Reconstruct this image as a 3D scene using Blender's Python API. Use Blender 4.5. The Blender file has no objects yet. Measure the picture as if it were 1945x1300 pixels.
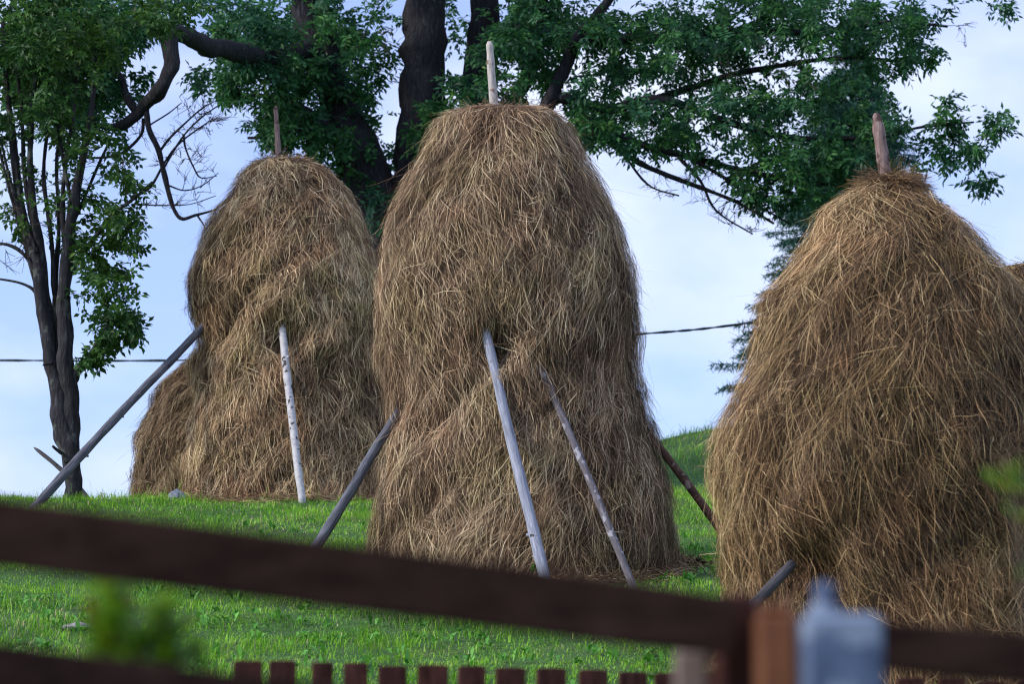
import bpy, math, random
import numpy as np
from mathutils import Vector, Matrix, noise as mnoise

random.seed(7)
rng = np.random.default_rng(7)
SC = bpy.context.scene
COL = SC.collection

# ------------------------------------------------------------------ camera
FPX = 4600.0                      # focal length in pixels of the 1945 px wide photograph
PITCH = math.radians(8.0)
cd = bpy.data.cameras.new('camera')
cam = bpy.data.objects.new('camera', cd)
COL.objects.link(cam)
cam.location = (0, 0, 0)
cam.rotation_euler = (math.radians(90) + PITCH, 0, 0)
cd.sensor_width = 36.0
cd.lens = 36.0 * FPX / 1945.0
cd.clip_start = 0.05
cd.clip_end = 3000
cd.dof.use_dof = True
cd.dof.focus_distance = 22.5
cd.dof.aperture_fstop = 3.1
SC.camera = cam

# ------------------------------------------------------------------ sky and sun
SUN_DIR = Vector((-0.85, -0.34, 0.56)).normalized()      # towards the sun
sun_el = math.asin(SUN_DIR.z)
sun_az = math.atan2(SUN_DIR.x, SUN_DIR.y)
w = bpy.data.worlds.new('World')
SC.world = w
w.use_nodes = True
nt = w.node_tree
nt.nodes.clear()
wo = nt.nodes.new('ShaderNodeOutputWorld')
bg = nt.nodes.new('ShaderNodeBackground')
sky = nt.nodes.new('ShaderNodeTexSky')
sky.sky_type = 'NISHITA'
sky.sun_disc = False
sky.sun_elevation = sun_el
sky.sun_rotation = sun_az
sky.air_density = 1.0
sky.dust_density = 1.5
sky.ozone_density = 1.5
tc = nt.nodes.new('ShaderNodeTexCoord')
mp = nt.nodes.new('ShaderNodeMapping')
mp.inputs['Scale'].default_value = (1.0, 1.0, 1.9)
mp.inputs['Location'].default_value = (0.13, 0.2, 0.31)
ns = nt.nodes.new('ShaderNodeTexNoise')
ns.inputs['Scale'].default_value = 4.6
ns.inputs['Detail'].default_value = 5
ns.inputs['Roughness'].default_value = 0.5
cr = nt.nodes.new('ShaderNodeValToRGB')
cr.color_ramp.elements[0].position = 0.40
cr.color_ramp.elements[0].color = (0.26, 0.26, 0.26, 1)
cr.color_ramp.elements[1].position = 0.60
cr.color_ramp.elements[1].color = (1, 1, 1, 1)
mx = nt.nodes.new('ShaderNodeMix')
mx.data_type = 'RGBA'
mx.inputs['B'].default_value = (4.7, 5.2, 6.7, 1)         # thin bright cloud
mul = nt.nodes.new('ShaderNodeMix')
mul.data_type = 'RGBA'
mul.blend_type = 'MULTIPLY'
mul.inputs['Factor'].default_value = 1.0
mul.inputs['B'].default_value = (0.70, 0.84, 1.34, 1)
L = nt.links
L.new(tc.outputs['Generated'], mp.inputs['Vector'])
L.new(mp.outputs['Vector'], ns.inputs['Vector'])
L.new(ns.outputs['Fac'], cr.inputs['Fac'])
L.new(cr.outputs['Color'], mx.inputs['Factor'])
L.new(sky.outputs['Color'], mul.inputs['A'])
L.new(mul.outputs['Result'], mx.inputs['A'])
L.new(mx.outputs['Result'], bg.inputs['Color'])
bg.inputs['Strength'].default_value = 0.15
L.new(bg.outputs['Background'], wo.inputs['Surface'])

sd = bpy.data.lights.new('sun', 'SUN')
so = bpy.data.objects.new('sun', sd)
COL.objects.link(so)
so.rotation_euler = (-SUN_DIR).to_track_quat('-Z', 'Y').to_euler()
sd.energy = 2.7
sd.angle = math.radians(9)
sd.color = (1.0, 0.92, 0.80)
SC.view_settings.view_transform = 'Standard'
SC.view_settings.look = 'None'
SC.view_settings.exposure = 0.40
SC.view_settings.gamma = 1.0
SC.cycles.max_bounces = 6
SC.cycles.filter_width = 1.05
SC.cycles.transparent_max_bounces = 4

# ------------------------------------------------------------------ helpers
CP, SP = math.cos(PITCH), math.sin(PITCH)
def at(px, py, Y):
    """the point of the world seen at photo pixel (px,py) at depth Y"""
    u = (px - 972.5) / FPX
    v = (650.0 - py) / FPX
    dy = CP - v * SP
    dz = SP + v * CP
    return Vector((u / dy * Y, Y, dz / dy * Y))
def zat(py, Y):
    return at(972.5, py, Y).z
def xat(px, py, Y):
    return at(px, py, Y).x

def tag(o, label=None, cat=None, group=None, kind=None):
    if label: o['label'] = label
    if cat: o['category'] = cat
    if group: o['group'] = group
    if kind: o['kind'] = kind
    return o
def empty(name, loc, label, cat, group=None):
    o = bpy.data.objects.new(name, None)
    COL.objects.link(o)
    o.location = loc
    o.empty_display_size = 0.2
    return tag(o, label, cat, group)

def link_mesh(name, me, mats, parent=None):
    o = bpy.data.objects.new(name, me)
    COL.objects.link(o)
    for m in (mats if isinstance(mats, (list, tuple)) else [mats]):
        me.materials.append(m)
    if parent is not None:
        o.parent = parent
        o.matrix_parent_inverse = Matrix.Translation(-parent.location)   # parts are built in world coordinates
    return o

def quads(name, V, F, mats, parent=None, attr=None, smooth=True, matidx=None):
    """V (n,3), F (m,4) -> one mesh object; attr (n,) -> float attribute 'var'"""
    V = np.ascontiguousarray(V, dtype=np.float32)
    F = np.ascontiguousarray(F, dtype=np.int32)
    me = bpy.data.meshes.new(name)
    me.vertices.add(len(V)); me.vertices.foreach_set('co', V.ravel())
    k = F.shape[1]
    me.loops.add(F.size); me.loops.foreach_set('vertex_index', F.ravel())
    me.polygons.add(len(F))
    me.polygons.foreach_set('loop_start', np.arange(0, F.size, k, dtype=np.int32))
    try:
        me.polygons.foreach_set('loop_total', np.full(len(F), k, dtype=np.int32))
    except Exception:
        pass
    me.polygons.foreach_set('use_smooth', np.full(len(F), smooth))
    if matidx is not None:
        me.polygons.foreach_set('material_index', np.ascontiguousarray(matidx, dtype=np.int32))
    if attr is not None:
        a = me.attributes.new('var', 'FLOAT', 'POINT')
        a.data.foreach_set('value', np.ascontiguousarray(attr, dtype=np.float32))
    me.update(calc_edges=True)
    return link_mesh(name, me, mats, parent)

class Soup:
    """collects quads from several sources into one mesh"""
    def __init__(s): s.V = []; s.F = []; s.A = []; s.M = []; s.n = 0
    def add(s, V, F, a=None, m=0):
        V = np.asarray(V, dtype=np.float32).reshape(-1, 3); F = np.asarray(F).reshape(-1, 4)
        s.V.append(V); s.F.append(F + s.n)
        s.A.append(np.zeros(len(V)) if a is None else np.broadcast_to(a, (len(V),)))
        s.M.append(np.full(len(F), m)); s.n += len(V)
    def build(s, name, mats, parent=None, smooth=True):
        return quads(name, np.concatenate(s.V), np.concatenate(s.F), mats, parent,
                     np.concatenate(s.A), smooth, np.concatenate(s.M))

def ribbons(P, W, S):
    """P (n,k,3) centre lines, W (n,k) half widths, S (n,3)|(n,k,3) side vectors"""
    n, k, _ = P.shape
    if S.ndim == 2: S = S[:, None, :]
    A = P - S * W[..., None]; B = P + S * W[..., None]
    V = np.stack([A, B], axis=2).reshape(-1, 3)
    base = (np.arange(n) * k * 2)[:, None] + (np.arange(k - 1) * 2)[None, :]
    F = np.stack([base, base + 1, base + 3, base + 2], axis=-1).reshape(-1, 4)
    return V, F
def norm(a):
    return a / np.maximum(np.linalg.norm(a, axis=-1, keepdims=True), 1e-9)

def tube(pts, rad, seg=8, rough=0.0, seed=0, rscale=3.0):
    """closed tapered tube along a polyline; returns V,F"""
    pts = [Vector(p) for p in pts]
    n = len(pts)
    V = []; up = None
    for i, p in enumerate(pts):
        t = (pts[min(i + 1, n - 1)] - pts[max(i - 1, 0)]).normalized()
        if up is None:
            up = t.orthogonal().normalized()
        else:
            up = (up - t * up.dot(t))
            up = up.normalized() if up.length > 1e-6 else t.orthogonal().normalized()
        sv = t.cross(up)
        for j in range(seg):
            a = 2 * math.pi * j / seg
            r = rad[i]
            d = up * math.cos(a) + sv * math.sin(a)
            if rough:
                r *= 1 + rough * mnoise.noise((p + d * rad[i] + Vector((seed, 0, 0))) * rscale)
            V.append(p + d * r)
    F = []
    for i in range(n - 1):
        for j in range(seg):
            a = i * seg + j; b = i * seg + (j + 1) % seg
            F.append((a, b, b + seg, a + seg))
    c0 = len(V); V.append(pts[0].copy()); V.append(pts[-1].copy())
    for j in range(0, seg, 2):
        F.append((c0, (j + 2) % seg, (j + 1) % seg, j))
        q = (n - 1) * seg
        F.append((c0 + 1, q + j, q + (j + 1) % seg, q + (j + 2) % seg))
    return np.array([tuple(v) for v in V]), np.array(F)

def smooth_path(pts, sub=4):
    """Catmull-Rom through points (any dimension)"""
    P = [np.array(p, float) for p in pts]
    P = [2 * P[0] - P[1]] + P + [2 * P[-1] - P[-2]]
    out = []
    for i in range(1, len(P) - 2):
        for k in range(sub):
            t = k / sub
            a, b, c, d = P[i - 1], P[i], P[i + 1], P[i + 2]
            out.append(0.5 * ((2 * b) + (c - a) * t + (2 * a - 5 * b + 4 * c - d) * t * t + (3 * b - a - 3 * c + d) * t ** 3))
    out.append(P[-2])
    return out

class Wave:
    """cheap smooth random field on 2-D coordinates"""
    def __init__(s, seed, scale, n=14):
        r = np.random.default_rng(seed)
        ang = r.uniform(0, 2 * np.pi, n); f = scale * r.uniform(0.4, 1.8, n)
        s.kx = np.cos(ang) * f; s.ky = np.sin(ang) * f; s.ph = r.uniform(0, 6.28, n); s.n = n
    def __call__(s, x, y):
        x = np.asarray(x, float)[..., None]; y = np.asarray(y, float)[..., None]
        return np.sin(x * s.kx + y * s.ky + s.ph).sum(-1) / math.sqrt(s.n / 2)

# ------------------------------------------------------------------ materials
def mat(name):
    m = bpy.data.materials.new(name); m.use_nodes = True
    n = m.node_tree; b = n.nodes['Principled BSDF']
    return m, n, b
def ramp(n, stops):
    r = n.nodes.new('ShaderNodeValToRGB')
    el = r.color_ramp.elements
    while len(el) < len(stops): el.new(0.5)
    for e, (p, c) in zip(el, stops):
        e.position = p; e.color = (*c, 1)
    return r
def var_mat(name, stops, rough=0.7, translucent=0.0, spec=0.2, tint=None):
    m, n, b = mat(name)
    at_ = n.nodes.new('ShaderNodeAttribute'); at_.attribute_name = 'var'
    r = ramp(n, stops)
    n.links.new(at_.outputs['Fac'], r.inputs['Fac'])
    n.links.new(r.outputs['Color'], b.inputs['Base Color'])
    rc = r.outputs['Color']
    if tint:
        g_ = n.nodes.new('ShaderNodeNewGeometry'); nz = n.nodes.new('ShaderNodeTexNoise'); nz.inputs['Scale'].default_value = tint[0]; nz.inputs['Detail'].default_value = 3
        n.links.new(g_.outputs['Position'], nz.inputs['Vector'])
        r3 = ramp(n, [(.36, tint[1]), (.5, (1, 1, 1)), (.64, tint[2])]); n.links.new(nz.outputs['Fac'], r3.inputs['Fac'])
        mt = n.nodes.new('ShaderNodeMix'); mt.data_type = 'RGBA'; mt.blend_type = 'MULTIPLY'; mt.inputs['Factor'].default_value = 1
        n.links.new(rc, mt.inputs['A']); n.links.new(r3.outputs['Color'], mt.inputs['B']); rc = mt.outputs['Result']
        n.links.new(rc, b.inputs['Base Color'])
    b.inputs['Roughness'].default_value = rough
    b.inputs['Specular IOR Level'].default_value = spec
    if translucent:
        t = n.nodes.new('ShaderNodeBsdfTranslucent'); mx_ = n.nodes.new('ShaderNodeMixShader')
        n.links.new(rc, t.inputs['Color'])
        mx_.inputs['Fac'].default_value = translucent
        n.links.new(b.outputs['BSDF'], mx_.inputs[1]); n.links.new(t.outputs['BSDF'], mx_.inputs[2])
        n.links.new(mx_.outputs['Shader'], n.nodes['Material Output'].inputs['Surface'])
    return m
def wood(name, stops, scale=(14, 14, 2.0), nscale=3.0, detail=8, rough=0.75, bump=0.4, spots=None, spotscale=9.0, spotpos=0.62, bdist=0.02, sp_=0.25):
    m, n, b = mat(name)
    tcn = n.nodes.new('ShaderNodeTexCoord'); mpn = n.nodes.new('ShaderNodeMapping')
    mpn.inputs['Scale'].default_value = scale
    nn = n.nodes.new('ShaderNodeTexNoise'); nn.inputs['Scale'].default_value = nscale
    nn.inputs['Detail'].default_value = detail; nn.inputs['Roughness'].default_value = 0.65
    r = ramp(n, stops)
    n.links.new(tcn.outputs['Object'], mpn.inputs['Vector']); n.links.new(mpn.outputs['Vector'], nn.inputs['Vector'])
    n.links.new(nn.outputs['Fac'], r.inputs['Fac'])
    out = r.outputs['Color']
    if spots:
        n2 = n.nodes.new('ShaderNodeTexNoise'); n2.inputs['Scale'].default_value = spotscale; n2.inputs['Detail'].default_value = 4
        n.links.new(tcn.outputs['Object'], n2.inputs['Vector'])
        r2 = ramp(n, [(spotpos, (0, 0, 0)), (spotpos + 0.05, (1, 1, 1))])
        n.links.new(n2.outputs['Fac'], r2.inputs['Fac'])
        mm = n.nodes.new('ShaderNodeMix'); mm.data_type = 'RGBA'
        n.links.new(r2.outputs['Color'], mm.inputs['Factor']); n.links.new(out, mm.inputs['A'])
        mm.inputs['B'].default_value = (*spots, 1)
        out = mm.outputs['Result']
    n.links.new(out, b.inputs['Base Color'])
    b.inputs['Roughness'].default_value = rough
    b.inputs['Specular IOR Level'].default_value = sp_
    bp = n.nodes.new('ShaderNodeBump'); bp.inputs['Strength'].default_value = bump; bp.inputs['Distance'].default_value = bdist
    n.links.new(nn.outputs['Fac'], bp.inputs['Height']); n.links.new(bp.outputs['Normal'], b.inputs['Normal'])
    return m

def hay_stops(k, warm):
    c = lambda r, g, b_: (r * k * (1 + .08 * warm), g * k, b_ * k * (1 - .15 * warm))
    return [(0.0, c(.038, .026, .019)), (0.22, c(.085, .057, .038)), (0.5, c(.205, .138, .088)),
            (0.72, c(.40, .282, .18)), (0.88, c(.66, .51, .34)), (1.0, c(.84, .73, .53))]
M_hay = var_mat('hay_straw', hay_stops(1.04, .4), 0.65, 0.12, tint=(2.0, (1.05, .97, .93), (.98, 1.0, .88)))
M_hay_far = var_mat('hay_straw_brown', hay_stops(1.04, .8), 0.65, 0.12, tint=(2.0, (1.05, .97, .93), (.98, 1.0, .88)))
M_hay_dk = var_mat('hay_straw_shaded', hay_stops(0.52, 1.0), 0.65, 0.12, tint=(2.0, (1.05, .97, .93), (.98, 1.0, .88)))  # darker copy of the straw: shade on the rear stack put into its colour
M_hay_near = var_mat('hay_straw_golden', hay_stops(0.76, 1.5), 0.6, 0.12, tint=(2.0, (1.05, .97, .93), (.98, 1.0, .88)))
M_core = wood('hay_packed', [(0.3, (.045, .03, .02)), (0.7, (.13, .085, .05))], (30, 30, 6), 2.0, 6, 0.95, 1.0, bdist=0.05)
M_grass = var_mat('grass_blades', [(0, (.045, .15, .012)), (0.4, (.16, .42, .025)), (0.75, (.33, .64, .05)),
                                   (0.88, (.34, .44, .12)), (0.93, (.55, .46, .26)), (1, (.68, .58, .36))], 0.55, 0.3)
M_leafC = var_mat('ash_leaves', [(0, (.014, .055, .030)), (0.5, (.034, .125, .050)), (0.85, (.07, .22, .060)), (1, (.15, .30, .08))], 0.5, 0.38, 0.3, tint=(1.1, (.75, .80, 1.15), (1.25, 1.15, .8)))
M_leafL = var_mat('maple_leaves', [(0, (.018, .050, .014)), (0.5, (.040, .11, .024)), (0.85, (.08, .19, .038)), (1, (.14, .26, .05))], 0.5, 0.38, 0.3, tint=(1.1, (.8, .85, 1.0), (1.2, 1.1, .8)))
M_needle = var_mat('spruce_needles', [(0, (.014, .065, .055)), (0.6, (.035, .13, .10)), (1, (.07, .20, .15))], 0.5, 0.1, 0.3)
M_near_leaf = var_mat('garden_leaves', [(0, (.07, .18, .008)), (0.85, (.17, .34, .012)), (1, (.30, .14, .01))], 0.5, 0.35)
M_bark = wood('bark', [(0.3, (.010, .010, .013)), (0.55, (.024, .023, .028)), (0.75, (.07, .07, .08))], (7, 7, 1.6), 3.0, 9, 0.95, 1.0, bdist=0.05)
M_bark_l = wood('bark_pale', [(0.3, (.014, .013, .016)), (0.55, (.036, .034, .040)), (0.75, (.12, .12, .13))], (8, 8, 1.6), 3.0, 9, 0.95, 1.0, bdist=0.04,
                spots=(.09, .10, .09), spotscale=5, spotpos=0.6)
M_twig = wood('twig_bark', [(0.3, (.03, .024, .022)), (0.7, (.075, .06, .05))], (6, 6, 6), 3, 3, 0.95, 0.2)

# ------------------------------------------------------------------ terrain
def sstep(x, a, b):
    t = np.clip((x - a) / (b - a), 0, 1); return t * t * (3 - 2 * t)
_gw1, _gw2, _gw3 = Wave(11, 0.7), Wave(12, 2.6), Wave(13, 7.0)
def gz(X, Y):
    X = np.asarray(X, float); Y = np.asarray(Y, float)
    lin = -2.535 + 0.16 * Y
    lo = -1.6
    d = lin - lo
    near = lo + np.log1p(np.exp(np.clip(d * 6, -40, 40))) / 6
    D1 = 28.6 + 8.6 * sstep(X, -1.8, 2.4) + 1.2 * sstep(-X, 5.6, 7.5)
    over = np.maximum(0, Y - D1)
    z = near - np.where(over < 8, 0.03 * over ** 2, 0.03 * 64 + 0.48 * (over - 8))
    z = z + 0.42 * sstep(X, 1.2, 3.2) * sstep(Y, 31, 36) * (1 - sstep(Y, 40, 55))
    z = z + 0.05 * _gw1(X, Y) * sstep(Y, 5, 12) * 0.6 + 0.012 * _gw2(X, Y)
    far = -3.0
    z = np.where(Y > D1 + 8, np.maximum(z, far + 0.4 * _gw1(X * .1, Y * .1)), z)
    return z
def ground_at(X, Y): return float(gz(X, Y))

ys = np.unique(np.concatenate([np.linspace(-200, -5, 20), np.linspace(-5, 12, 50), np.linspace(12, 44, 180), np.linspace(44, 80, 40), np.geomspace(80, 2500, 25)]))
xs = np.unique(np.concatenate([-np.geomspace(12, 1500, 25), np.linspace(-12, 12, 160), np.geomspace(12, 1500, 25)]))
GX, GY = np.meshgrid(xs, ys)
GZ = gz(GX, GY) + 0.0 * _gw3(GX, GY) * (np.abs(GX) < 13) * (GY < 50)
V = np.stack([GX, GY, GZ], -1).reshape(-1, 3)
i = np.arange(len(ys) - 1)[:, None] * len(xs) + np.arange(len(xs) - 1)[None, :]
F = np.stack([i, i + 1, i + 1 + len(xs), i + len(xs)], -1).reshape(-1, 4)
m, n, b = mat('meadow_soil')
tcn = n.nodes.new('ShaderNodeTexCoord')
n1 = n.nodes.new('ShaderNodeTexNoise'); n1.inputs['Scale'].default_value = 1.3; n1.inputs['Detail'].default_value = 8
n2 = n.nodes.new('ShaderNodeTexNoise'); n2.inputs['Scale'].default_value = 40; n2.inputs['Detail'].default_value = 6
r1 = ramp(n, [(0.3, (.035, .10, .015)), (0.55, (.055, .15, .022)), (0.75, (.12, .17, .045))])
r2 = ramp(n, [(0.35, (.35, .35, .35)), (0.65, (1.2, 1.2, 1.2))])
mm = n.nodes.new('ShaderNodeMix'); mm.data_type = 'RGBA'; mm.blend_type = 'MULTIPLY'; mm.inputs['Factor'].default_value = 1
for a_ in (n1, n2): n.links.new(tcn.outputs['Object'], a_.inputs['Vector'])
n.links.new(n1.outputs['Fac'], r1.inputs['Fac']); n.links.new(n2.outputs['Fac'], r2.inputs['Fac'])
n.links.new(r1.outputs['Color'], mm.inputs['A']); n.links.new(r2.outputs['Color'], mm.inputs['B'])
n.links.new(mm.outputs['Result'], b.inputs['Base Color']); b.inputs['Roughness'].default_value = 1
bp = n.nodes.new('ShaderNodeBump'); bp.inputs['Distance'].default_value = 0.03; n.links.new(n2.outputs['Fac'], bp.inputs['Height']); n.links.new(bp.outputs['Normal'], b.inputs['Normal'])
tag(quads('ground', V, F, m), kind='structure')

# ------------------------------------------------------------------ haystacks
BASES = []      # (x, y, r) footprints, to keep grass out
def haystack(label, D0, outline, ybase, M, nstr, seed, group='haystacks on the meadow', dents=(), pole=None, polemat=None,
             ledge=None, wid=0.0014, lump=0.036, name='haystack', strays=0.035, bleach=(), cap=1.35):
    """outline: (py, left px, right px) from the top down, read at depth D0; a body of revolution about a wandering axis"""
    r_ = np.random.default_rng(seed)
    z = np.array([zat(p[0], D0) for p in outline])
    xl = np.array([xat(p[1], p[0], D0) for p in outline]); xr = np.array([xat(p[2], p[0], D0) for p in outline])
    cx = (xl + xr) / 2; R = (xr - xl) / 2
    xc0 = cx[-1]; zb = ground_at(xc0, D0)
    zlow = min(ground_at(xc0, D0 - R[-1]), zb) - 0.12
    z = np.append(z, zlow); cx = np.append(cx, cx[-1]); R = np.append(R, R[-1] * 1.01)
    z = np.insert(z, 0, z[0] + 0.015); cx = np.insert(cx, 0, cx[0]); R = np.insert(R, 0, 0.02)
    s = np.concatenate([[0], np.cumsum(np.hypot(np.diff(R), np.diff(z)))])
    S1 = s[-1]
    # denser smooth resampling
    sd_ = np.linspace(0, S1, 180)
    k = np.array([.25, .5, .25])
    def rs(a):
        q = np.interp(sd_, s, a)
        for _ in range(2): q[1:-1] = np.convolve(q, k, 'valid')
        return q
    zD, cD, RD = rs(z), rs(cx), rs(R)
    w1, w2, w3 = Wave(seed + 1, 2.2), Wave(seed + 2, 6.5), Wave(seed + 3, 16)
    dd = []
    for (px, py, dep, sr) in dents:
        zz = zat(py, D0 - 1.2); ss = np.interp(-zz, -zD, sd_)
        rr = np.interp(ss, sd_, RD); c_ = np.interp(ss, sd_, cD)
        th = -math.acos(max(-1, min(1, (xat(px, py, D0 - rr * .8) - c_) / rr)))
        dd.append((th, ss, dep, sr))
    def surf(th, sv):
        rr = np.interp(sv, sd_, RD)
        f = np.minimum(1, rr / 0.5)
        # 3-D-ish coordinates so the field closes round the stack
        a = np.cos(th) * 1.2; b_ = np.sin(th) * 1.2
        d = lump * .6 * w1(a + sv, b_ * 1.3 - sv * .3) + lump * .5 * w2(a + sv * .8, b_ + sv * .5) + lump * .42 * w3(a + sv, b_ - sv) - .024
        off = d * f
        for (t0, s0, dep, sr) in dd:
            dt = (th - t0 + np.pi) % (2 * np.pi) - np.pi
            off = off - dep * np.exp(-((dt * rr / sr) ** 2 + ((sv - s0) / sr / 0.8) ** 2))
        return np.maximum(0.005, rr + off)
    def pos(th, sv, r_over=None):
        rr = surf(th, sv) if r_over is None else r_over
        return np.stack([np.interp(sv, sd_, cD) + rr * np.cos(th), D0 + rr * np.sin(th), np.interp(sv, sd_, zD)], -1)
    # core
    nth = 96
    TH, SV = np.meshgrid(np.linspace(0, 2 * np.pi, nth, endpoint=False), sd_)
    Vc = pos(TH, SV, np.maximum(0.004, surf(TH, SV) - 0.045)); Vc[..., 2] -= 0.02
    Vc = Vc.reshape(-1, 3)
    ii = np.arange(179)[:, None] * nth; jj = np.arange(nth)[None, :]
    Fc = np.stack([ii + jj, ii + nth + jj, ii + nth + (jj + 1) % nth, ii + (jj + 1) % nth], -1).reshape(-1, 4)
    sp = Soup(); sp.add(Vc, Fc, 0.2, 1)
    # strands
    cdf = np.cumsum(RD + 0.12); cdf = cdf / cdf[-1]
    cl1, cl2 = Wave(seed + 10, 17), Wave(seed + 11, 11)
    fl, fl2, lay, colw, colw2 = Wave(seed + 5, 1.9), Wave(seed + 6, 6.5), Wave(seed + 7, 4.0), Wave(seed + 8, 1.5), Wave(seed + 9, 5.0)
    def strands(N, K, len_lo, len_hi, spread, lift_s, dep_lo, dep_hi, wd, col_add, tuft=0, tspread=.35, cn=.19):
        s0 = np.interp(r_.uniform(0, 1, N), cdf, sd_)
        th0 = r_.uniform(-np.pi, np.pi, N)
        # fewer on the far side, which only another camera would see
        back = (np.sin(th0) > 0.35) & (r_.uniform(0, 1, N) < 0.6)
        th0 = np.where(back, -th0, th0)
        Ln = len_lo + (len_hi - len_lo) * r_.uniform(0, 1, N) ** 1.5
        tal = 0; tlay = 0; tcol = 0
        if tuft:      # straws hang together in locks that cross one another
            ng = N // tuft + 1; g_ = r_.integers(0, ng, N)
            R0 = np.maximum(.15, np.interp(s0[g_], sd_, RD)); tw_ = r_.uniform(.015, .07, ng)[g_]
            th0 = th0[g_] + r_.normal(0, 1, N) * tw_ / R0; s0 = np.clip(s0[g_] + r_.normal(0, 1, N) * tw_ * 1.2, 0, S1)
            tal = (r_.normal(0, tspread, ng) + (r_.uniform(0, 1, ng) < .06) * r_.normal(0, .8, ng))[g_]
            tlay = r_.uniform(-.02, .03, ng)[g_]; tcol = r_.normal(0, .10, ng)[g_]
        a = 1.0 * np.cos(th0) + s0 * .9; c = np.sin(th0) * 1.4 - s0 * .3
        al = 0.10 * fl(a, c) + 0.12 * fl2(a, c) + r_.normal(0, spread, N) + tal
        curl = r_.normal(0, 0.30, N)
        layer = r_.uniform(dep_lo, dep_hi, N) + .016 * cl1(a * 1.0, c) - .07 * np.clip(cl2(a, c) - .6, 0, 1.2) + tlay
        lift = np.abs(r_.normal(0, lift_s, N))
        th = th0.copy(); sv = s0.copy(); P = []
        prev = surf(th, sv) + layer
        ds = Ln / (K - 1)
        for kx in range(K):
            rr = np.maximum(0.05, surf(th, sv))
            cur = np.maximum(rr + layer, prev - 0.9 * ds) + lift * (kx / (K - 1)) ** 2
            if kx > 0: cur = cur * 1.0
            prev = cur
            P.append(pos(th, np.clip(sv, 0, S1), cur))
            aa = al + curl * (kx / (K - 1) - .3)
            th = th + np.sin(aa) * ds / np.maximum(rr, .15)
            sv = sv + np.cos(aa) * ds
        P = np.stack(P, 1)
        # straws are stiff: pull each towards its chord, then give it a bow and now and then a kink
        tt = np.linspace(0, 1, K)[None, :, None]
        ch = P[:, :1] * (1 - tt) + P[:, -1:] * tt
        P = .25 * P + .75 * ch
        o_ = np.stack([np.cos(th0), np.sin(th0), np.zeros(N)], -1)[:, None, :]
        P = P + o_ * (4 * tt * (1 - tt)) * (Ln ** 2 / 9)[:, None, None]
        P = P + (r_.normal(0, .03, (N, 1, 3)) * Ln[:, None, None]) * np.sin(np.pi * tt)
        P[:, 1:-1] += r_.normal(0, .0025, (N, K - 2, 3))
        bent = (r_.uniform(0, 1, N) < .35) * Ln * .11
        tent = 1 - np.abs(tt - r_.uniform(.3, .7, N)[:, None, None]) / .7
        P = P + r_.normal(0, 1, (N, 1, 3)) * bent[:, None, None] * (tent - tent[:, :1])
        # stay above the ground
        g = gz(P[:, :, 0], P[:, :, 1]); P[:, :, 2] = np.maximum(P[:, :, 2], g + 0.005)
        T = norm(P[:, -1] - P[:, 0])
        out = np.stack([np.cos(th0), np.sin(th0), np.full(N, .25)], -1) + r_.normal(0, .55, (N, 3))
        Sv = norm(np.cross(T, out))
        ww = wd * r_.uniform(.55, 1.5, N)[:, None] * np.array([.8] + [1] * (K - 2) + [.35])[None, :]
        Vx, Fx = ribbons(P, ww, Sv)
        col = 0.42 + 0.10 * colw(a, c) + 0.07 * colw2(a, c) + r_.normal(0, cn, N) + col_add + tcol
        for (zlo, zhi, add) in bleach:
            col = col + add * sstep(P[:, 0, 2], zlo, zhi)
        ok = r_.uniform(0, 1, N) < 0.05; col = np.where(ok, r_.uniform(.85, 1, N), col)
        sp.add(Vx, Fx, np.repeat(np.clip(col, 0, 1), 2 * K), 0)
    strands(int(nstr * .26), 3, .06, .22, .65, .008, -.09, -.02, wid * 1.2, -.24)  # deepest straws coloured darker, painting in the shade of the gaps
    strands(int(nstr * .46), 3, .08, .30, .18, .012, -.05, .015, wid * .9, -.05, tuft=14, tspread=.32)
    strands(int(nstr * .22), 3, .03, .13, .95, .010, -.03, .022, wid * .95, -.03, cn=.26)
    strands(int(nstr * .14), 4, .12, .42, .13, .016, -.005, .03, wid * .9, 0.06, tuft=6, tspread=.34, cn=.25)
    strands(int(nstr * .05), 4, .12, .40, .32, .02, .01, .035, wid * 1.0, 0.38, cn=.12)
    strands(int(nstr * .006), 4, .15, .40, .8, .02, .01, .035, wid * 1.1, 0.45, cn=.1)
    strands(int(nstr * .02), 3, .03, .10, .8, .01, .0, .03, wid * 2.4, 0.0, cn=.2)
    strands(int(nstr * strays), 4, .08, .26, .6, .055, .0, .05, wid * .8, 0.05, tuft=5, tspread=.45)
    strands(int(nstr * strays * .15), 5, .2, .5, .6, .12, .0, .05, wid * .6, 0.05)
    # a messy cap where the top is
    N = int(nstr * .035)
    rtop = max(.22, RD[6]); th = r_.uniform(0, 6.283, N); rr = rtop * cap * np.sqrt(r_.uniform(0, 1, N))
    svv = np.interp(rr, RD[:90], sd_[:90])
    c0 = pos(th, svv, rr)
    dirv = norm(np.stack([r_.normal(0, 1, N), r_.normal(0, 1, N), r_.normal(0, .28, N)], -1))
    tt = np.linspace(-1, 1, 5)[None, :, None]
    Pm = c0[:, None, :] + dirv[:, None, :] * tt * r_.uniform(.08, .26, N)[:, None, None]
    Pm[:, :, 2] -= (tt[..., 0] ** 2) * r_.uniform(.0, .10, N)[:, None] + r_.uniform(.01, .06, N)[:, None]
    Vx, Fx = ribbons(Pm, np.full((N, 5), wid * .9), norm(np.cross(dirv, np.array([0, -1, .6]) + r_.normal(0, .3, (N, 3)))))
    sp.add(Vx, Fx, np.repeat(np.clip(.42 + r_.normal(0, .2, N), 0, 1), 10), 0)
    root = empty(name, (xc0, D0, zb), label, 'haystack', group)
    sp.build('hay', [M, M_core], root)
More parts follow.
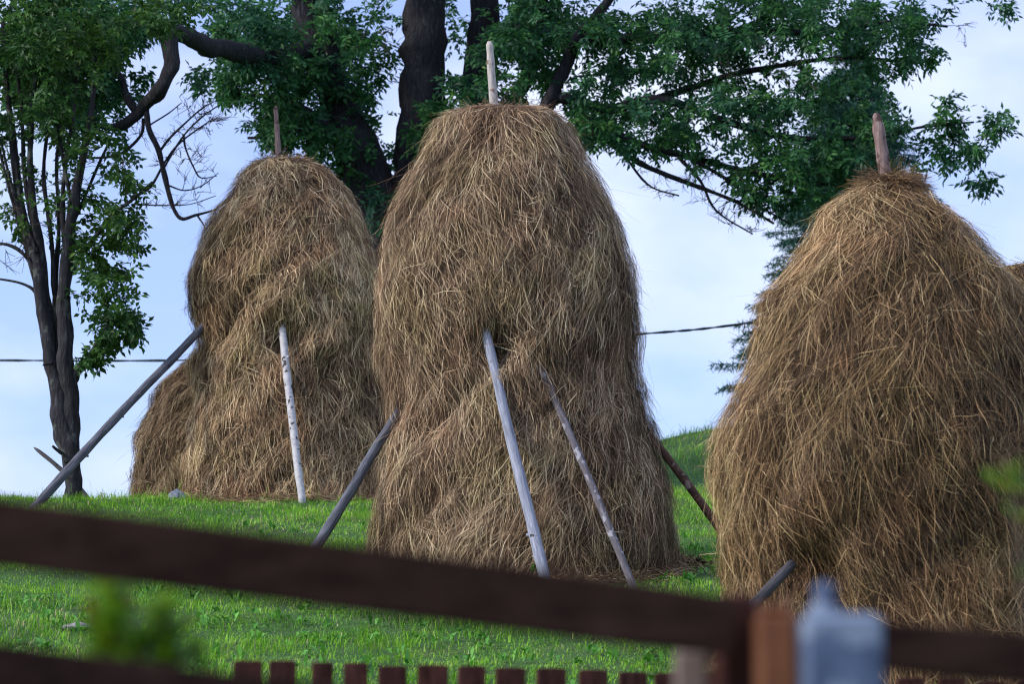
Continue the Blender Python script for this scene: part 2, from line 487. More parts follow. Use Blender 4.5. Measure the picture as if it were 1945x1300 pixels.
    if pole:
        pts = [at(px, py, D0) for (px, py, _) in pole]
        pts = smooth_path(pts, 6)
        wr = [q[2] / 2 / FPX * D0 for q in pole]
        rad = list(np.interp(np.linspace(0, 1, len(pts)), np.linspace(0, 1, len(wr)), wr))
        rad[0] *= .55
        Vp, Fp = tube(pts, rad, 10, .18, seed, 9)
        quads('centre_pole', Vp, Fp, polemat, root)
    BASES.append((xc0, D0, R[-1] * 0.93))
    return dict(surf=surf, pos=pos, D0=D0, cD=cD, RD=RD, zD=zD, sd=sd_)

M_pole_w = wood('weathered_pale_wood', [(0.3, (.13, .145, .19)), (0.5, (.26, .28, .35)), (0.7, (.42, .44, .52))], (22, 22, 1.5), 3, 8, .7, .4, spots=(.05, .045, .05), spotscale=14, spotpos=.66)
M_pole_g = wood('weathered_grey_wood', [(0.35, (.035, .036, .045)), (0.52, (.10, .105, .13)), (0.7, (.22, .225, .26))], (22, 22, 1.3), 3, 8, .75, .5, spots=(.03, .028, .03), spotscale=10, spotpos=.66)
M_pole_dg = wood('dark_grey_wood', [(0.3, (.03, .028, .03)), (0.55, (.07, .066, .07)), (0.78, (.17, .16, .18))], (22, 22, 1.3), 3, 8, .8, .5)
M_pole_s = wood('flaking_bark_wood', [(0.3, (.075, .068, .08)), (0.55, (.16, .145, .165)), (0.75, (.30, .28, .32))], (14, 14, 3), 3, 8, .8, .5, spots=(.36, .35, .40), spotscale=15, spotpos=.58)
M_pole_b = wood('birch_bark', [(0.3, (.32, .31, .33)), (0.6, (.52, .51, .53))], (4, 4, 10), 3, 5, .6, .2, spots=(.05, .04, .04), spotscale=11, spotpos=.6)
M_pole_d = wood('dark_reddish_bark', [(0.3, (.03, .018, .014)), (0.55, (.09, .045, .03)), (0.75, (.19, .12, .09))], (10, 10, 3), 3, 8, .9, .6, spots=(.22, .16, .13), spotscale=8, spotpos=.62)
M_stake_r = wood('reddish_stake_wood', [(0.3, (.12, .075, .07)), (0.55, (.26, .18, .17)), (0.75, (.42, .34, .33))], (20, 20, 2), 3, 8, .8, .5, spots=(.09, .05, .045), spotscale=9, spotpos=.55)
M_stake_p = wood('pale_stake_wood', [(0.3, (.30, .27, .26)), (0.6, (.50, .46, .43))], (20, 20, 2), 3, 8, .75, .4, spots=(.2, .13, .10), spotscale=10, spotpos=.63)

MID = [(217, 905, 1015), (221, 856, 1052), (230, 822, 1074), (250, 816, 1090), (285, 808, 1108), (330, 784, 1138), (380, 758, 1166), (430, 744, 1186),
       (500, 732, 1202), (570, 722, 1209), (640, 716, 1208), (690, 716, 1212), (725, 726, 1216), (760, 734, 1224), (820, 730, 1242),
       (900, 722, 1258), (980, 710, 1268), (1040, 708, 1278), (1088, 712, 1284)]
mid = haystack('tallest haystack in the centre, grey brown hay with four prop poles leaning on it', 22.5, MID, 1090, M_hay, 135000, 101, cap=1.75,
               dents=[(938, 652, .46, .17), (1026, 700, .22, .10)],
               pole=[(930, 78, 13), (932, 120, 15), (936, 170, 17), (940, 235, 18)], polemat=M_stake_p)
LEFT = [(306, 505, 575), (311, 488, 596), (330, 464, 628), (380, 430, 664), (430, 398, 694), (500, 370, 718), (560, 360, 732), (605, 366, 736),
        (650, 384, 734), (700, 374, 738), (760, 372, 746), (820, 366, 752), (880, 358, 760), (940, 350, 770), (968, 348, 776)]
left = haystack('tall haystack left of the tallest one, its bulging cap over a white birch prop', 30.6, LEFT, 965, M_hay_far, 100000, 202,
                dents=[(543, 645, .46, .20), (620, 700, .10, .25)], lump=.042, wid=.0022,
                pole=[(523, 202, 8), (526, 240, 10), (529, 305, 12)], polemat=M_stake_r)
FAR = [(660, 405, 450), (672, 385, 470), (690, 362, 492), (708, 338, 515), (728, 316, 530), (754, 296, 545), (797, 274, 560), (840, 261, 570), (880, 253, 580), (950, 250, 585), (1000, 250, 588)]
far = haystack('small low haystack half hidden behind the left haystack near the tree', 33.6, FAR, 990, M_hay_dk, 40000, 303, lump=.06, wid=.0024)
RIGHT = [(336, 1676, 1702), (344, 1668, 1722), (356, 1640, 1738), (372, 1604, 1752), (400, 1574, 1792), (430, 1554, 1836), (463, 1534, 1868), (505, 1500, 1900), (535, 1476, 1928), (570, 1446, 1954), (600, 1436, 1972), (645, 1424, 1992),
         (700, 1412, 2008), (780, 1378, 2030), (850, 1362, 2045), (920, 1356, 2055), (1000, 1360, 2062), (1090, 1372, 2072), (1180, 1386, 2082), (1262, 1398, 2090)]
right = haystack('broad dark haystack at the right edge of the photo, nearest the fence', 16.5, RIGHT, 1265, M_hay_near, 110000, 404,
                 cap=.52, dents=[(1540, 1080, .34, .22)], wid=.0013, lump=.04, strays=.03,
                 pole=[(1664, 215, 14), (1670, 250, 24), (1677, 300, 26), (1684, 360, 28)], polemat=M_stake_r)
EDGE = [(506, 1930, 2110), (512, 1893, 2170), (530, 1872, 2225), (560, 1868, 2270), (640, 1858, 2300), (740, 1850, 2320), (860, 1840, 2340), (1000, 1830, 2350), (1180, 1825, 2360)]
edge = haystack('dark haystack mostly cut off by the right edge, behind the nearest one', 19.4, EDGE, 1150, M_hay_near, 45000, 505, wid=.0022)

# ------------------------------------------------------------------ prop poles
def prop(label, foot, head, w0, w1, M, seed, bend=0.02, knots=3, cat='wooden pole', name='prop_pole', taper_tip=False):
    """a pole from foot to head (world points), built along its own Z so that grain runs along it"""
    foot = Vector(foot); head = Vector(head); u_ = (head - foot).normalized()
    for _ in range(300):          # carry the pole on down until it stands in the ground
        if foot.z < ground_at(foot.x, foot.y) - .03: break
        foot = foot - u_ * .01
    d = head - foot; Ln = d.length
    r_ = random.Random(seed); n = 26
    pts = []; rad = []
    b1, b2, ph = r_.uniform(-1, 1) * bend, r_.uniform(-1, 1) * bend, r_.uniform(0, 6)
    ks = [r_.uniform(.1, .9) for _ in range(knots)]
    for i in range(n):
        t = i / (n - 1)
        pts.append((b1 * Ln * math.sin(math.pi * t) + .004 * math.sin(9 * t + ph), b2 * Ln * math.sin(math.pi * t) + .004 * math.sin(7 * t + ph), t * Ln))
        rr = w0 * (1 - t) + w1 * t
        for kk in ks: rr *= 1 + .16 * math.exp(-((t - kk) / .012) ** 2)
        rad.append(rr)
    if taper_tip: rad[-1] *= .3; rad[-2] *= .8
    sp = Soup(); sp.add(*tube(pts, rad, 12, .14, seed, 7))
    for kk in ks:   # short branch stubs
        a = r_.uniform(0, 6.28); rr = w0 * (1 - kk) + w1 * kk
        p = Vector((0, 0, kk * Ln)) + Vector((b1, b2, 0)) * Ln * math.sin(math.pi * kk); q = Vector((math.cos(a), math.sin(a), .5)).normalized()
        sp.add(*tube([p, p + q * rr * 1.1, p + q * rr * 1.5], [rr * .4, rr * .32, rr * .2], 6))
    o = sp.build(name, M)
    o.location = foot
    o.rotation_euler = d.to_track_quat('Z', 'Y').to_euler()
    return tag(o, label, cat, 'wooden props against the haystacks' if name == 'prop_pole' else None)
def footpt(px, Y, dz=-.05):
    z = ground_at(xat(px, 1000, Y), Y)
    return Vector((xat(px, 1000, Y), Y, z + dz))
def w_(px, Y): return px / 2 / FPX * Y

prop('long grey pole sloping far out from the left haystack past the tree trunk', at(40, 992, 28.3), at(402, 604, 30.2), w_(18, 28.3), w_(15, 29.7), M_pole_g, 1, .011)
prop('white birch pole with black marks propping the front of the left haystack', at(575, 955, 28.85), at(535, 606, 29.58), w_(15, 28.6), w_(15, 29.3), M_pole_b, 2, .012)
prop('grey pole leaning out to the left of the tallest haystack', at(592, 1052, 21.6), at(784, 738, 22.15), w_(21, 21.6), w_(17, 22.2), M_pole_g, 3, .014)
prop('thick pale blue grey pole leaning on the front of the tallest haystack', at(1038, 1112, 20.55), at(917, 612, 21.50), w_(23, 20.6), w_(19, 21.4), M_pole_w, 4, .014)
prop('thinner pole with flaking bark on the front right of the tallest haystack', at(1198, 1104, 20.85), at(1012, 664, 21.50), w_(15, 20.8), w_(14, 21.3), M_pole_s, 5, .012)
prop('dark reddish pole leaning out to the right of the tallest haystack', at(1372, 1012, 21.9), at(1222, 812, 22.35), w_(17, 21.9), w_(15, 22.3), M_pole_d, 6, .012)
prop('dark grey pole at the foot of the nearest haystack on the right', at(1402, 1172, 14.95), at(1504, 1072, 15.5), w_(26, 14.9), w_(20, 15.5), M_pole_dg, 7, .01)
prop('thin pointed stick leaning behind the multi stemmed tree trunk', at(182, 972, 31.0), at(64, 851, 31.4), w_(12, 31), w_(7, 31), M_pole_dg, 8, .045, 1, 'stick', 'leaning_stick', True)

# ------------------------------------------------------------------ trees
def leaf_sprigs(P, Dv, r_, ll, lw, nl, droop, rach):
    """compound leaves: P (n,3) foot of each, Dv (n,3) direction; nl leaflets each, folded quads"""
    n = len(P)
    up = np.array([0, 0, 1.0])
    Dv = norm(Dv + np.array([0, 0, -droop]))
    side = norm(np.cross(Dv, up + r_.normal(0, .45, (n, 3)))); nor = norm(np.cross(side, Dv))
    out = []; vv = []
    base = r_.uniform(0, 1, n)
    for k in range(nl):
        t = (k // 2 + 1) / ((nl + 1) // 2)
        sgn = 0 if k == nl - 1 else (1 if k % 2 else -1)
        o = P + Dv * (rach * t)[:, None] if np.ndim(rach) else P + Dv * rach * t
        o = o - up * (0.10 * t * t * (rach if np.ndim(rach) == 0 else rach[:, None]))
        d = norm(Dv * (1.0 if sgn == 0 else .55) + side * sgn * 1.0 + r_.normal(0, .22, (n, 3)) - up * .25)
        s2 = norm(np.cross(d, nor + r_.normal(0, .45, (n, 3))))
        L_ = ll * r_.uniform(.65, 1.25, n)[:, None]; W_ = lw * r_.uniform(.75, 1.25, n)[:, None]
        dn = -nor * (W_ * .35)
        v = np.stack([o, o + d * L_ * .45 + s2 * W_ + dn * -1, o + d * L_, o + d * L_ * .45 - s2 * W_ + dn * -1], 1)
        out.append(v); vv.append(np.clip(base * .55 + r_.uniform(0, .45, n), 0, 1))
    Vx = np.concatenate(out).reshape(-1, 3); Fx = np.arange(len(Vx)).reshape(-1, 4)
    return Vx, Fx, np.repeat(np.concatenate(vv), 4)

def tree(name, label, base, limbs, clusters, leafmat, barkmat, seed, leaf=(.125, .026, 7, .5, .23), per_end=6.2, step=.35, group=None, trunk_px=True, twig_r=.006, cat='tree'):
    """limbs: lists of (px,py,Y,width px); the first is the trunk. clusters: (px,py,rx,ry,Y,rY,count,leafy) in photo pixels"""
    r_ = np.random.default_rng(seed)
    root = empty(name, base, label, cat, group)
    tr = Soup(); nodes = []; nrad = []
    for li, lb in enumerate(limbs):
        pts = smooth_path([tuple(at(p[0], p[1], p[2])) + (w_(p[3], p[2]),) for p in lb], 5)
        r0 = [max(.004, p[3]) for p in pts]
        P3 = [Vector(p[:3]) for p in pts]
        j = [Vector(mnoise.noise_vector(p * 1.9)) * min(.06, r * .5) for p, r in zip(P3, r0)]
        P3 = [p + q if 0 < i < len(P3) - 1 else p for i, (p, q) in enumerate(zip(P3, j))]
        tr.add(*tube(P3, r0, 16 if r0[0] > .08 else 8, .34, seed + li, 4.5))
        for a_ in range(len(P3) - 1):
            for t in (0, .5):
                if r0[a_] < .16: nodes.append(P3[a_].lerp(P3[a_ + 1], t)); nrad.append(r0[a_])
    tr.build('trunk', barkmat, root)
    A = []; leafy = []
    for (px, py, rx, ry, Y, rY, cnt, lf) in clusters:
        for _ in range(cnt):
            while True:
                u, v, q = r_.uniform(-1, 1, 3)
                if u * u + v * v + q * q <= 1: break
            A.append(at(px + u * rx, py + v * ry, Y + q * rY)); leafy.append(lf)
    NP = np.array([tuple(p) for p in nodes]); A_ = np.array([tuple(a) for a in A])
    parent = list(range(len(nodes)))
    near = np.empty(len(A_)); nid = np.zeros(len(A_), int)
    for c in range(0, len(A_), 400):
        dm = np.linalg.norm(A_[c:c + 400, None] - NP[None], axis=2); near[c:c + 400] = dm.min(1); nid[c:c + 400] = dm.argmin(1)
    todo = np.ones(len(A_), bool)
    tw = Soup(); LP = []; LD = []
    twp = []; 
    while todo.any():
        k = np.where(todo, near, 1e9).argmin(); todo[k] = False
        q = nid[k]; p0 = Vector(nodes[q]); p1 = Vector(A_[k]); d = p1 - p0; Ln = d.length
        if Ln < .02: continue
        n = max(3, int(Ln / step) + 2)
        bow = Vector((r_.normal(0, .1), r_.normal(0, .1), abs(r_.normal(.10, .08)))) * Ln
        pts = [p0 + d * (i / (n - 1)) + bow * math.sin(math.pi * i / (n - 1)) + Vector(r_.normal(0, .018, 3)) * (0 < i < n - 1) for i in range(n)]
        ra = min(nrad[q] * .7, max(twig_r * 1.3, .010 * Ln + twig_r))
        rd = [ra * (1 - .72 * i / (n - 1)) for i in range(n)]
        twp.append((pts, rd))
        st = len(nodes)
        newp = []
        for i in range(1, n):
            nodes.append(pts[i]); nrad.append(rd[i]); newp.append(tuple(pts[i]))
        newp = np.array(newp)
        idx = np.where(todo)[0]
        if len(idx):
            dm = np.linalg.norm(A_[idx, None] - newp[None], axis=2) + .05
            mn = dm.min(1); better = mn < near[idx]
            near[idx[better]] = mn[better]; nid[idx[better]] = st + dm.argmin(1)[better]
        if leafy[k] > 0:
            m_ = max(1, int(per_end * leafy[k] * r_.uniform(.6, 1.4)))
            dirv = d.normalized()
            for _ in range(m_):
                t = 1 - abs(r_.normal(0, .45 / max(Ln, .45)))
                t = max(.1, t)
                f = t * (n - 1); i0 = min(n - 2, int(f))
                LP.append(tuple(Vector(pts[i0]).lerp(Vector(pts[i0 + 1]), f - i0) + Vector(r_.normal(0, .03, 3))))
                LD.append(tuple(dirv * .6 + Vector(r_.normal(0, .75, 3))))
        else:
            for _ in range(4):
                t = r_.uniform(.25, 1); f = t * (n - 1); i0 = min(n - 2, int(f)); p = Vector(pts[i0]).lerp(Vector(pts[i0 + 1]), f - i0)
                dv = (d.normalized() * 1.4 + Vector(r_.normal(0, .5, 3))).normalized() * r_.uniform(.08, .3)
                twp.append(([p, p + dv * .5 + Vector(r_.normal(0, .02, 3)), p + dv], [twig_r * .8, twig_r * .6, twig_r * .35]))
    for pts, rd in twp: tw.add(*tube(pts, rd, 4 if rd[0] < .02 else 6))
    tw.build('twigs', M_twig, root, )
    if LP:
        Vx, Fx, a = leaf_sprigs(np.array(LP), np.array(LD), r_, leaf[0], leaf[1], leaf[2], leaf[3], leaf[4])
        quads('crown', Vx, Fx, leafmat, root, a, smooth=False)
    print(name, 'attractors', len(A_), 'sprigs', len(LP))
    return root

# the big old ash behind the haystacks
T = 39.0
limbs = [
    [(772, 1000, T, 150), (770, 700, T, 125), (775, 520, T, 112), (790, 380, T, 98), (797, 250, T, 90), (803, 120, T, 84), (806, 0, T, 80), (812, -160, T, 66), (800, -330, T, 44)],
    [(768, 640, T, 95), (742, 480, T, 86), (712, 370, T, 88), (668, 260, T, 82), (625, 160, T, 70), (592, 60, T, 62), (570, -60, T, 52), (540, -200, T, 34)],
    [(790, 560, T + .3, 70), (850, 400, T + .5, 74), (893, 260, T + .6, 70), (908, 150, T + .6, 66), (920, 40, T + .6, 58), (925, -80, T + .6, 48), (940, -240, T + .6, 30)],
    [(893, 300, T, 30), (960, 220, T, 28), (1000, 150, T, 26), (1012, 70, T, 22), (1040, -40, T, 18)],
    [(900, 330, T - .6, 34), (1010, 250, T - .8, 32), (1052, 170, T - .9, 28), (1090, 90, T - .9, 24), (1150, 10, T - 1, 18), (1200, -60, T - 1, 12)],
    [(925, 60, T + .5, 34), (1010, 60, T, 26), (1120, 75, T, 24), (1250, 72, T, 22), (1400, 62, T, 18), (1560, 60, T, 13), (1700, 40, T, 8), (1800, 50, T, 5)],
    [(1050, 185, T - .9, 24), (1150, 205, T - .9, 20), (1260, 190, T - 1, 18), (1380, 230, T - 1, 15), (1500, 260, T - 1, 12), (1640, 262, T - 1, 9), (1760, 240, T - 1, 6), (1850, 232, T - 1, 4)],
    [(1100, 225, T - 1, 18), (1200, 270, T - 1.2, 15), (1320, 300, T - 1.2, 12), (1440, 330, T - 1.2, 10), (1560, 350, T - 1.2, 7), (1660, 330, T - 1.2, 5)],
    [(1120, 245, T - 1, 13), (1200, 300, T - 1.4, 11), (1290, 342, T - 1.4, 9), (1400, 385, T - 1.4, 7), (1470, 425, T - 1.4, 5)],
    [(1290, 300, T - 1.3, 8), (1330, 345, T - 1.4, 6), (1360, 400, T - 1.4, 4), (1430, 445, T - 1.4, 3)],
    [(1310, 300, T - 1.3, 8), (1380, 340, T - 1.4, 7), (1440, 390, T - 1.4, 5), (1500, 425, T - 1.4, 3)],
    [(1180, 285, T - 1.3, 5), (1230, 350, T - 1.4, 4), (1290, 372, T - 1.4, 3)],
    [(1200, 205, T, 16), (1330, 160, T, 13), (1450, 130, T, 11), (1600, 110, T, 8), (1750, 120, T, 5)],
    [(600, 90, T, 40), (520, 112, T - 1.5, 40), (440, 98, T - 3, 38), (385, 84, T - 4.4, 36), (340, 64, T - 5.6, 34), (322, 74, T - 5.8, 34), (321, 125, T - 5.9, 31), (308, 168, T - 5.9, 30),
     (275, 205, T - 5.6, 23), (235, 238, T - 5.6, 18), (205, 243, T - 5.6, 13), (182, 232, T - 5.6, 9), (178, 200, T - 5.6, 7), (140, 175, T - 5.6, 6), (90, 168, T - 5.6, 5)],
    [(262, 215, T - 5.6, 18), (240, 185, T - 5.6, 17), (232, 150, T - 5.6, 14), (205, 120, T - 5.7, 11), (180, 80, T - 5.8, 8), (160, 20, T - 5.8, 6)],
    [(278, 205, T - 5.6, 12), (283, 245, T - 5.7, 11), (302, 288, T - 5.7, 11), (311, 330, T - 5.7, 10), (322, 375, T - 5.7, 9), (342, 414, T - 5.7, 8), (372, 408, T - 5.7, 6), (412, 398, T - 5.7, 4)],
    [(272, 225, T - 5.6, 7), (268, 255, T - 5.6, 7), (240, 285, T - 5.6, 6), (205, 298, T - 5.6, 5), (160, 300, T - 5.6, 4)],
    [(311, 320, T - 5.7, 5), (345, 262, T - 5.6, 4), (380, 225, T - 5.6, 4), (415, 200, T - 5.6, 2)],
    [(250, 375, T - 5.5, 7), (285, 355, T - 5.6, 6), (315, 305, T - 5.6, 5), (345, 268, T - 5.6, 4), (405, 225, T - 5.6, 2)],
    [(303, 288, T - 5.7, 6), (322, 262, T - 5.6, 5), (350, 235, T - 5.6, 4), (385, 205, T - 5.6, 3), (418, 188, T - 5.6, 2)],
    [(348, 255, T - 5.6, 5), (352, 280, T - 5.6, 4), (368, 318, T - 5.6, 3), (382, 338, T - 5.6, 3), (412, 334, T - 5.6, 2)],
    [(318, 352, T - 5.7, 4), (350, 362, T - 5.6, 3), (385, 352, T - 5.6, 2), (415, 328, T - 5.6, 1.5)],
    [(280, 240, T - 5.7, 4), (320, 215, T - 5.6, 3), (345, 195, T - 5.6, 2)],
    [(250, 388, T - 5.5, 4), (310, 390, T - 5.6, 3), (360, 388, T - 5.6, 2), (410, 372, T - 5.6, 1.5)],
    [(375, 410, T - 5.7, 4), (388, 430, T - 5.7, 3), (392, 445, T - 5.7, 2)],
    [(668, 260, T, 24), (610, 230, T - .5, 20), (540, 190, T - .8, 14), (470, 180, T - 1, 8), (420, 170, T - 1, 5)],
    [(640, 190, T, 18), (560, 250, T - .6, 12), (510, 260, T - .8, 8), (470, 262, T - .8, 5)],
]
LO = 1.0
cl = [
    # left half over the left haystack
    (560, 60, 170, 90, T, 2.2, 150, 1), (460, 60, 70, 80, T - 1.5, 1.4, 55, 1), (480, 150, 90, 60, T - 1, 1.4, 65, 1), (600, 180, 110, 90, T, 1.6, 110, 1),
    (520, 235, 55, 50, T - .8, .9, 32, 1), (690, 90, 70, 110, T + .6, 1.5, 42, .8), (650, 270, 70, 60, T, 1.2, 45, 1), (710, 300, 60, 70, T + .4, 1, 30, 1),
    (555, 268, 60, 28, T - .7, .7, 16, .9), (720, 410, 30, 60, T - .3, .8, 18, .8), (700, 200, 40, 60, T + .8, 1, 14, .6), (660, 350, 40, 40, T + .5, .8, 14, .8),
    # between the trunks
    (870, 190, 40, 60, T - .8, .8, 26, 1), (860, 40, 26, 60, T + 1, .8, 10, .6), (975, 120, 70, 110, T - .6, 1.6, 80, 1), (1010, 30, 90, 60, T, 2, 60, 1), (790, 255, 40, 45, T - 1, .5, 14, .8),
    (830, 215, 30, 30, T - 1, .5, 12, .9),
    # right half
    (1110, 100, 110, 120, T, 2.2, 107, 1), (1130, 240, 70, 55, T - .9, 1.3, 43, 1), (1250, 70, 130, 90, T, 2.2, 98, 1), (1230, 240, 90, 60, T - 1, 1.6, 61, 1),
    (1400, 50, 150, 75, T, 2.2, 107, 1), (1370, 220, 110, 70, T - 1, 1.6, 61, 1), (1340, 140, 90, 40, T, 1.2, 18, .9), (1560, 40, 130, 70, T, 2, 82, 1), (1510, 180, 110, 60, T - .6, 1.6, 61, 1),
    (1500, 300, 130, 60, T - 1, 1.6, 78, 1), (1610, 300, 80, 55, T - 1, 1.4, 43, 1), (1690, 50, 100, 65, T, 1.6, 49, 1), (1640, 150, 70, 40, T - .5, 1.2, 25, .9), (1670, 230, 70, 40, T - 1, 1.1, 28, 1),
    (1740, 110, 55, 35, T - .3, .8, 16, .9), (1450, 360, 60, 40, T - 1.2, .9, 20, 1), (1545, 375, 60, 35, T - 1.2, .9, 20, 1), (1320, 305, 45, 20, T - 1.2, .6, 8, .8), (1400, 330, 20, 12, T - 1.2, .3, 3, .8),
    # loose sprays at the right
    (1795, 235, 34, 34, T - 1, .5, 13, .85), (1845, 285, 28, 24, T - 1, .5, 9, .85), (1800, 300, 24, 20, T - 1, .4, 6, .8), (1905, 218, 22, 26, T - 1, .4, 8, .8), (1800, 185, 10, 22, T - 1, .3, 4, .7),
    (1862, 345, 34, 20, T - 1, .4, 10, .75), (1750, 320, 20, 12, T - 1, .3, 4, .7), (1765, 285, 22, 20, T - 1, .4, 7, .8), (1905, 14, 22, 14, T, .3, 5, .8), (1880, 250, 14, 10, T - 1, .3, 3, .7), (1800, 15, 30, 20, T, .4, 4, .5),
    # above the frame
    (700, -120, 300, 110, T, 2.6, 80, 1.2), (1100, -120, 300, 110, T, 2.6, 80, 1.2), (1500, -90, 260, 80, T, 2.2, 60, 1.2), (900, -280, 300, 90, T, 2.4, 50, 1.2),
    # the long limb's own foliage, top left
    (150, 50, 150, 70, T - 4.6, 1.6, 170, 1), (90, 140, 130, 70, T - 5.2, 1.4, 90, 1), (205, 150, 80, 50, T - 4.6, .6, 26, 1), (360, -10, 90, 36, T - 3.3, 1, 24, .8), (270, 20, 50, 36, T - 4, .8, 16, .8), (140, 215, 110, 45, T - 5.2, 1.1, 42, .9), (235, 275, 30, 16, T - 5.4, .5, 4, .6),
    (375, 150, 26, 35, T - 3, .5, 9, .7),
    # bare dead twigs
    (375, 225, 45, 40, T - 5.6, .6, 30, 0), (345, 300, 50, 50, T - 5.6, .5, 16, 0), (380, 340, 34, 25, T - 5.6, .4, 7, 0), (355, 380, 40, 15, T - 5.6, .4, 6, 0), (310, 380, 40, 25, T - 5.6, .4, 7, 0), (300, 250, 60, 30, T - 5.6, .4, 8, 0),
    (1290, 350, 110, 40, T - 1.4, .6, 30, 0), (1400, 410, 80, 40, T - 1.4, .5, 30, 0), (1390, 340, 90, 36, T - 1.3, .5, 22, 0), (1830, 70, 30, 30, T, .4, 5, 0), (720, 60, 60, 80, T - 1.2, .5, 12, 0), (1000, 190, 60, 40, T - 1.6, .5, 10, 0),
    (1450, 130, 200, 60, T - 2, .6, 14, 0),
]
tree('ash_tree', 'huge dark ash tree with a forked trunk spreading over the two tallest haystacks', (at(772, 1000, T).x, T, ground_at(at(772, 1000, T).x, T)), limbs, cl, M_leafC, M_bark, 31)

# multi-stemmed tree on the left
U = 30.0
bx = at(137, 968, U)
limbs = [
    [(141, 1000, U, 50), (140, 962, U, 40), (136, 900, U, 33), (130, 850, U, 40), (122, 810, U, 42), (112, 770, U, 36), (100, 700, U, 26), (86, 610, U, 26), (72, 520, U, 24), (45, 420, U + .2, 20), (28, 300, U + .3, 16), (15, 180, U + .3, 12), (5, 40, U + .4, 8)],
    [(128, 850, U, 28), (120, 780, U, 26), (108, 690, U + .1, 22), (96, 600, U + .1, 20), (78, 500, U + .1, 18), (64, 390, U, 15), (58, 260, U, 12), (70, 120, U, 8), (80, 0, U, 6)],
    [(138, 880, U - .02, 30), (135, 800, U, 32), (131, 730, U - .05, 31), (124, 640, U - .1, 30), (122, 560, U - .1, 27), (132, 450, U - .1, 25), (143, 370, U - .1, 20), (160, 300, U - .1, 15), (175, 200, U - .2, 11), (185, 80, U - .2, 7)],
    [(128, 720, U + .1, 14), (108, 620, U + .3, 12), (106, 520, U + .3, 11), (112, 420, U + .3, 9), (108, 300, U + .3, 7), (125, 160, U + .3, 5)],
    [(140, 720, U - .05, 20), (150, 700, U - .1, 17), (168, 680, U - .2, 12), (190, 640, U - .3, 7), (215, 600, U - .3, 5)],
    [(140, 520, U - .1, 12), (150, 490, U - .1, 11), (190, 440, U - .2, 9), (225, 400, U - .3, 8), (262, 372, U - .3, 6), (290, 345, U - .3, 4)],
    [(72, 560, U, 8), (58, 546, U, 6), (30, 536, U, 5), (-20, 528, U, 3)],
    [(74, 530, U, 10), (50, 490, U, 8), (22, 468, U, 6), (-20, 460, U, 4)],
    [(84, 600, U + .1, 8), (40, 440, U + .4, 8), (10, 330, U + .4, 6), (-20, 200, U + .4, 4)],
    [(86, 560, U + .1, 13), (66, 450, U + .2, 11), (48, 340, U + .2, 9), (42, 230, U + .2, 7), (30, 100, U + .3, 5)],
    [(104, 560, U + .1, 10), (96, 450, U + .2, 9), (84, 330, U + .2, 8), (95, 220, U + .2, 6), (120, 90, U + .3, 4)],
    [(128, 500, U - .1, 12), (118, 400, U, 10), (126, 310, U, 8), (140, 220, U, 6), (150, 100, U, 4)],
    [(70, 480, U, 8), (30, 380, U + .2, 7), (0, 260, U + .2, 5)], [(138, 400, U - .1, 9), (120, 300, U, 7), (105, 200, U, 5)], [(136, 430, U, 8), (185, 320, U, 6), (215, 250, U, 4)],
    [(100, 690, U - .1, 6), (82, 694, U - .2, 4)], [(118, 862, U - .1, 8), (100, 848, U - .2, 5)],
]
cl = [
    (215, 420, 58, 66, U - .2, .9, 28, .8), (210, 530, 64, 70, U - .2, .9, 30, .8), (222, 590, 55, 52, U - .2, .7, 22, .8), (200, 640, 44, 30, U - .2, .6, 14, 1), (175, 680, 26, 22, U - .3, .4, 9, 1), (175, 470, 34, 60, U, .6, 14, .9),
    (120, 320, 110, 80, U, 1.3, 20, .6), (30, 330, 60, 90, U + .3, 1.1, 18, .6), (60, 190, 120, 70, U, 1.4, 60, .9), (170, 270, 70, 50, U, 1.1, 16, .8), (235, 330, 40, 40, U - .2, .7, 16, .8),
    (60, 50, 140, 90, U, 1.5, 120, 1), (200, 60, 120, 60, U + .3, 1.2, 34, .9), (100, 110, 140, 70, U, 1.3, 70, 1), (320, 20, 70, 40, U, .9, 22, .8), (20, 420, 40, 40, U, .7, 4, .6), (115, 430, 50, 50, U + .3, .6, 5, .5),
    (100, -100, 260, 90, U, 1.8, 70, 1.2), (-80, 150, 60, 220, U, 1.6, 60, 1), (262, 455, 18, 30, U - .3, .4, 6, .8), (255, 620, 22, 24, U - .3, .4, 7, .8),
    (20, 480, 40, 30, U, .4, 8, 0), (90, 400, 90, 70, U, .8, 24, 0), (150, 330, 110, 50, U, .6, 20, 0),
]
tree('maple_tree', 'slender dark tree with several stems rising from one trunk at the left edge', (bx.x, U, ground_at(bx.x, U)), limbs, cl, M_leafL, M_bark_l, 47, leaf=(.10, .024, 5, .55, .14), per_end=7)

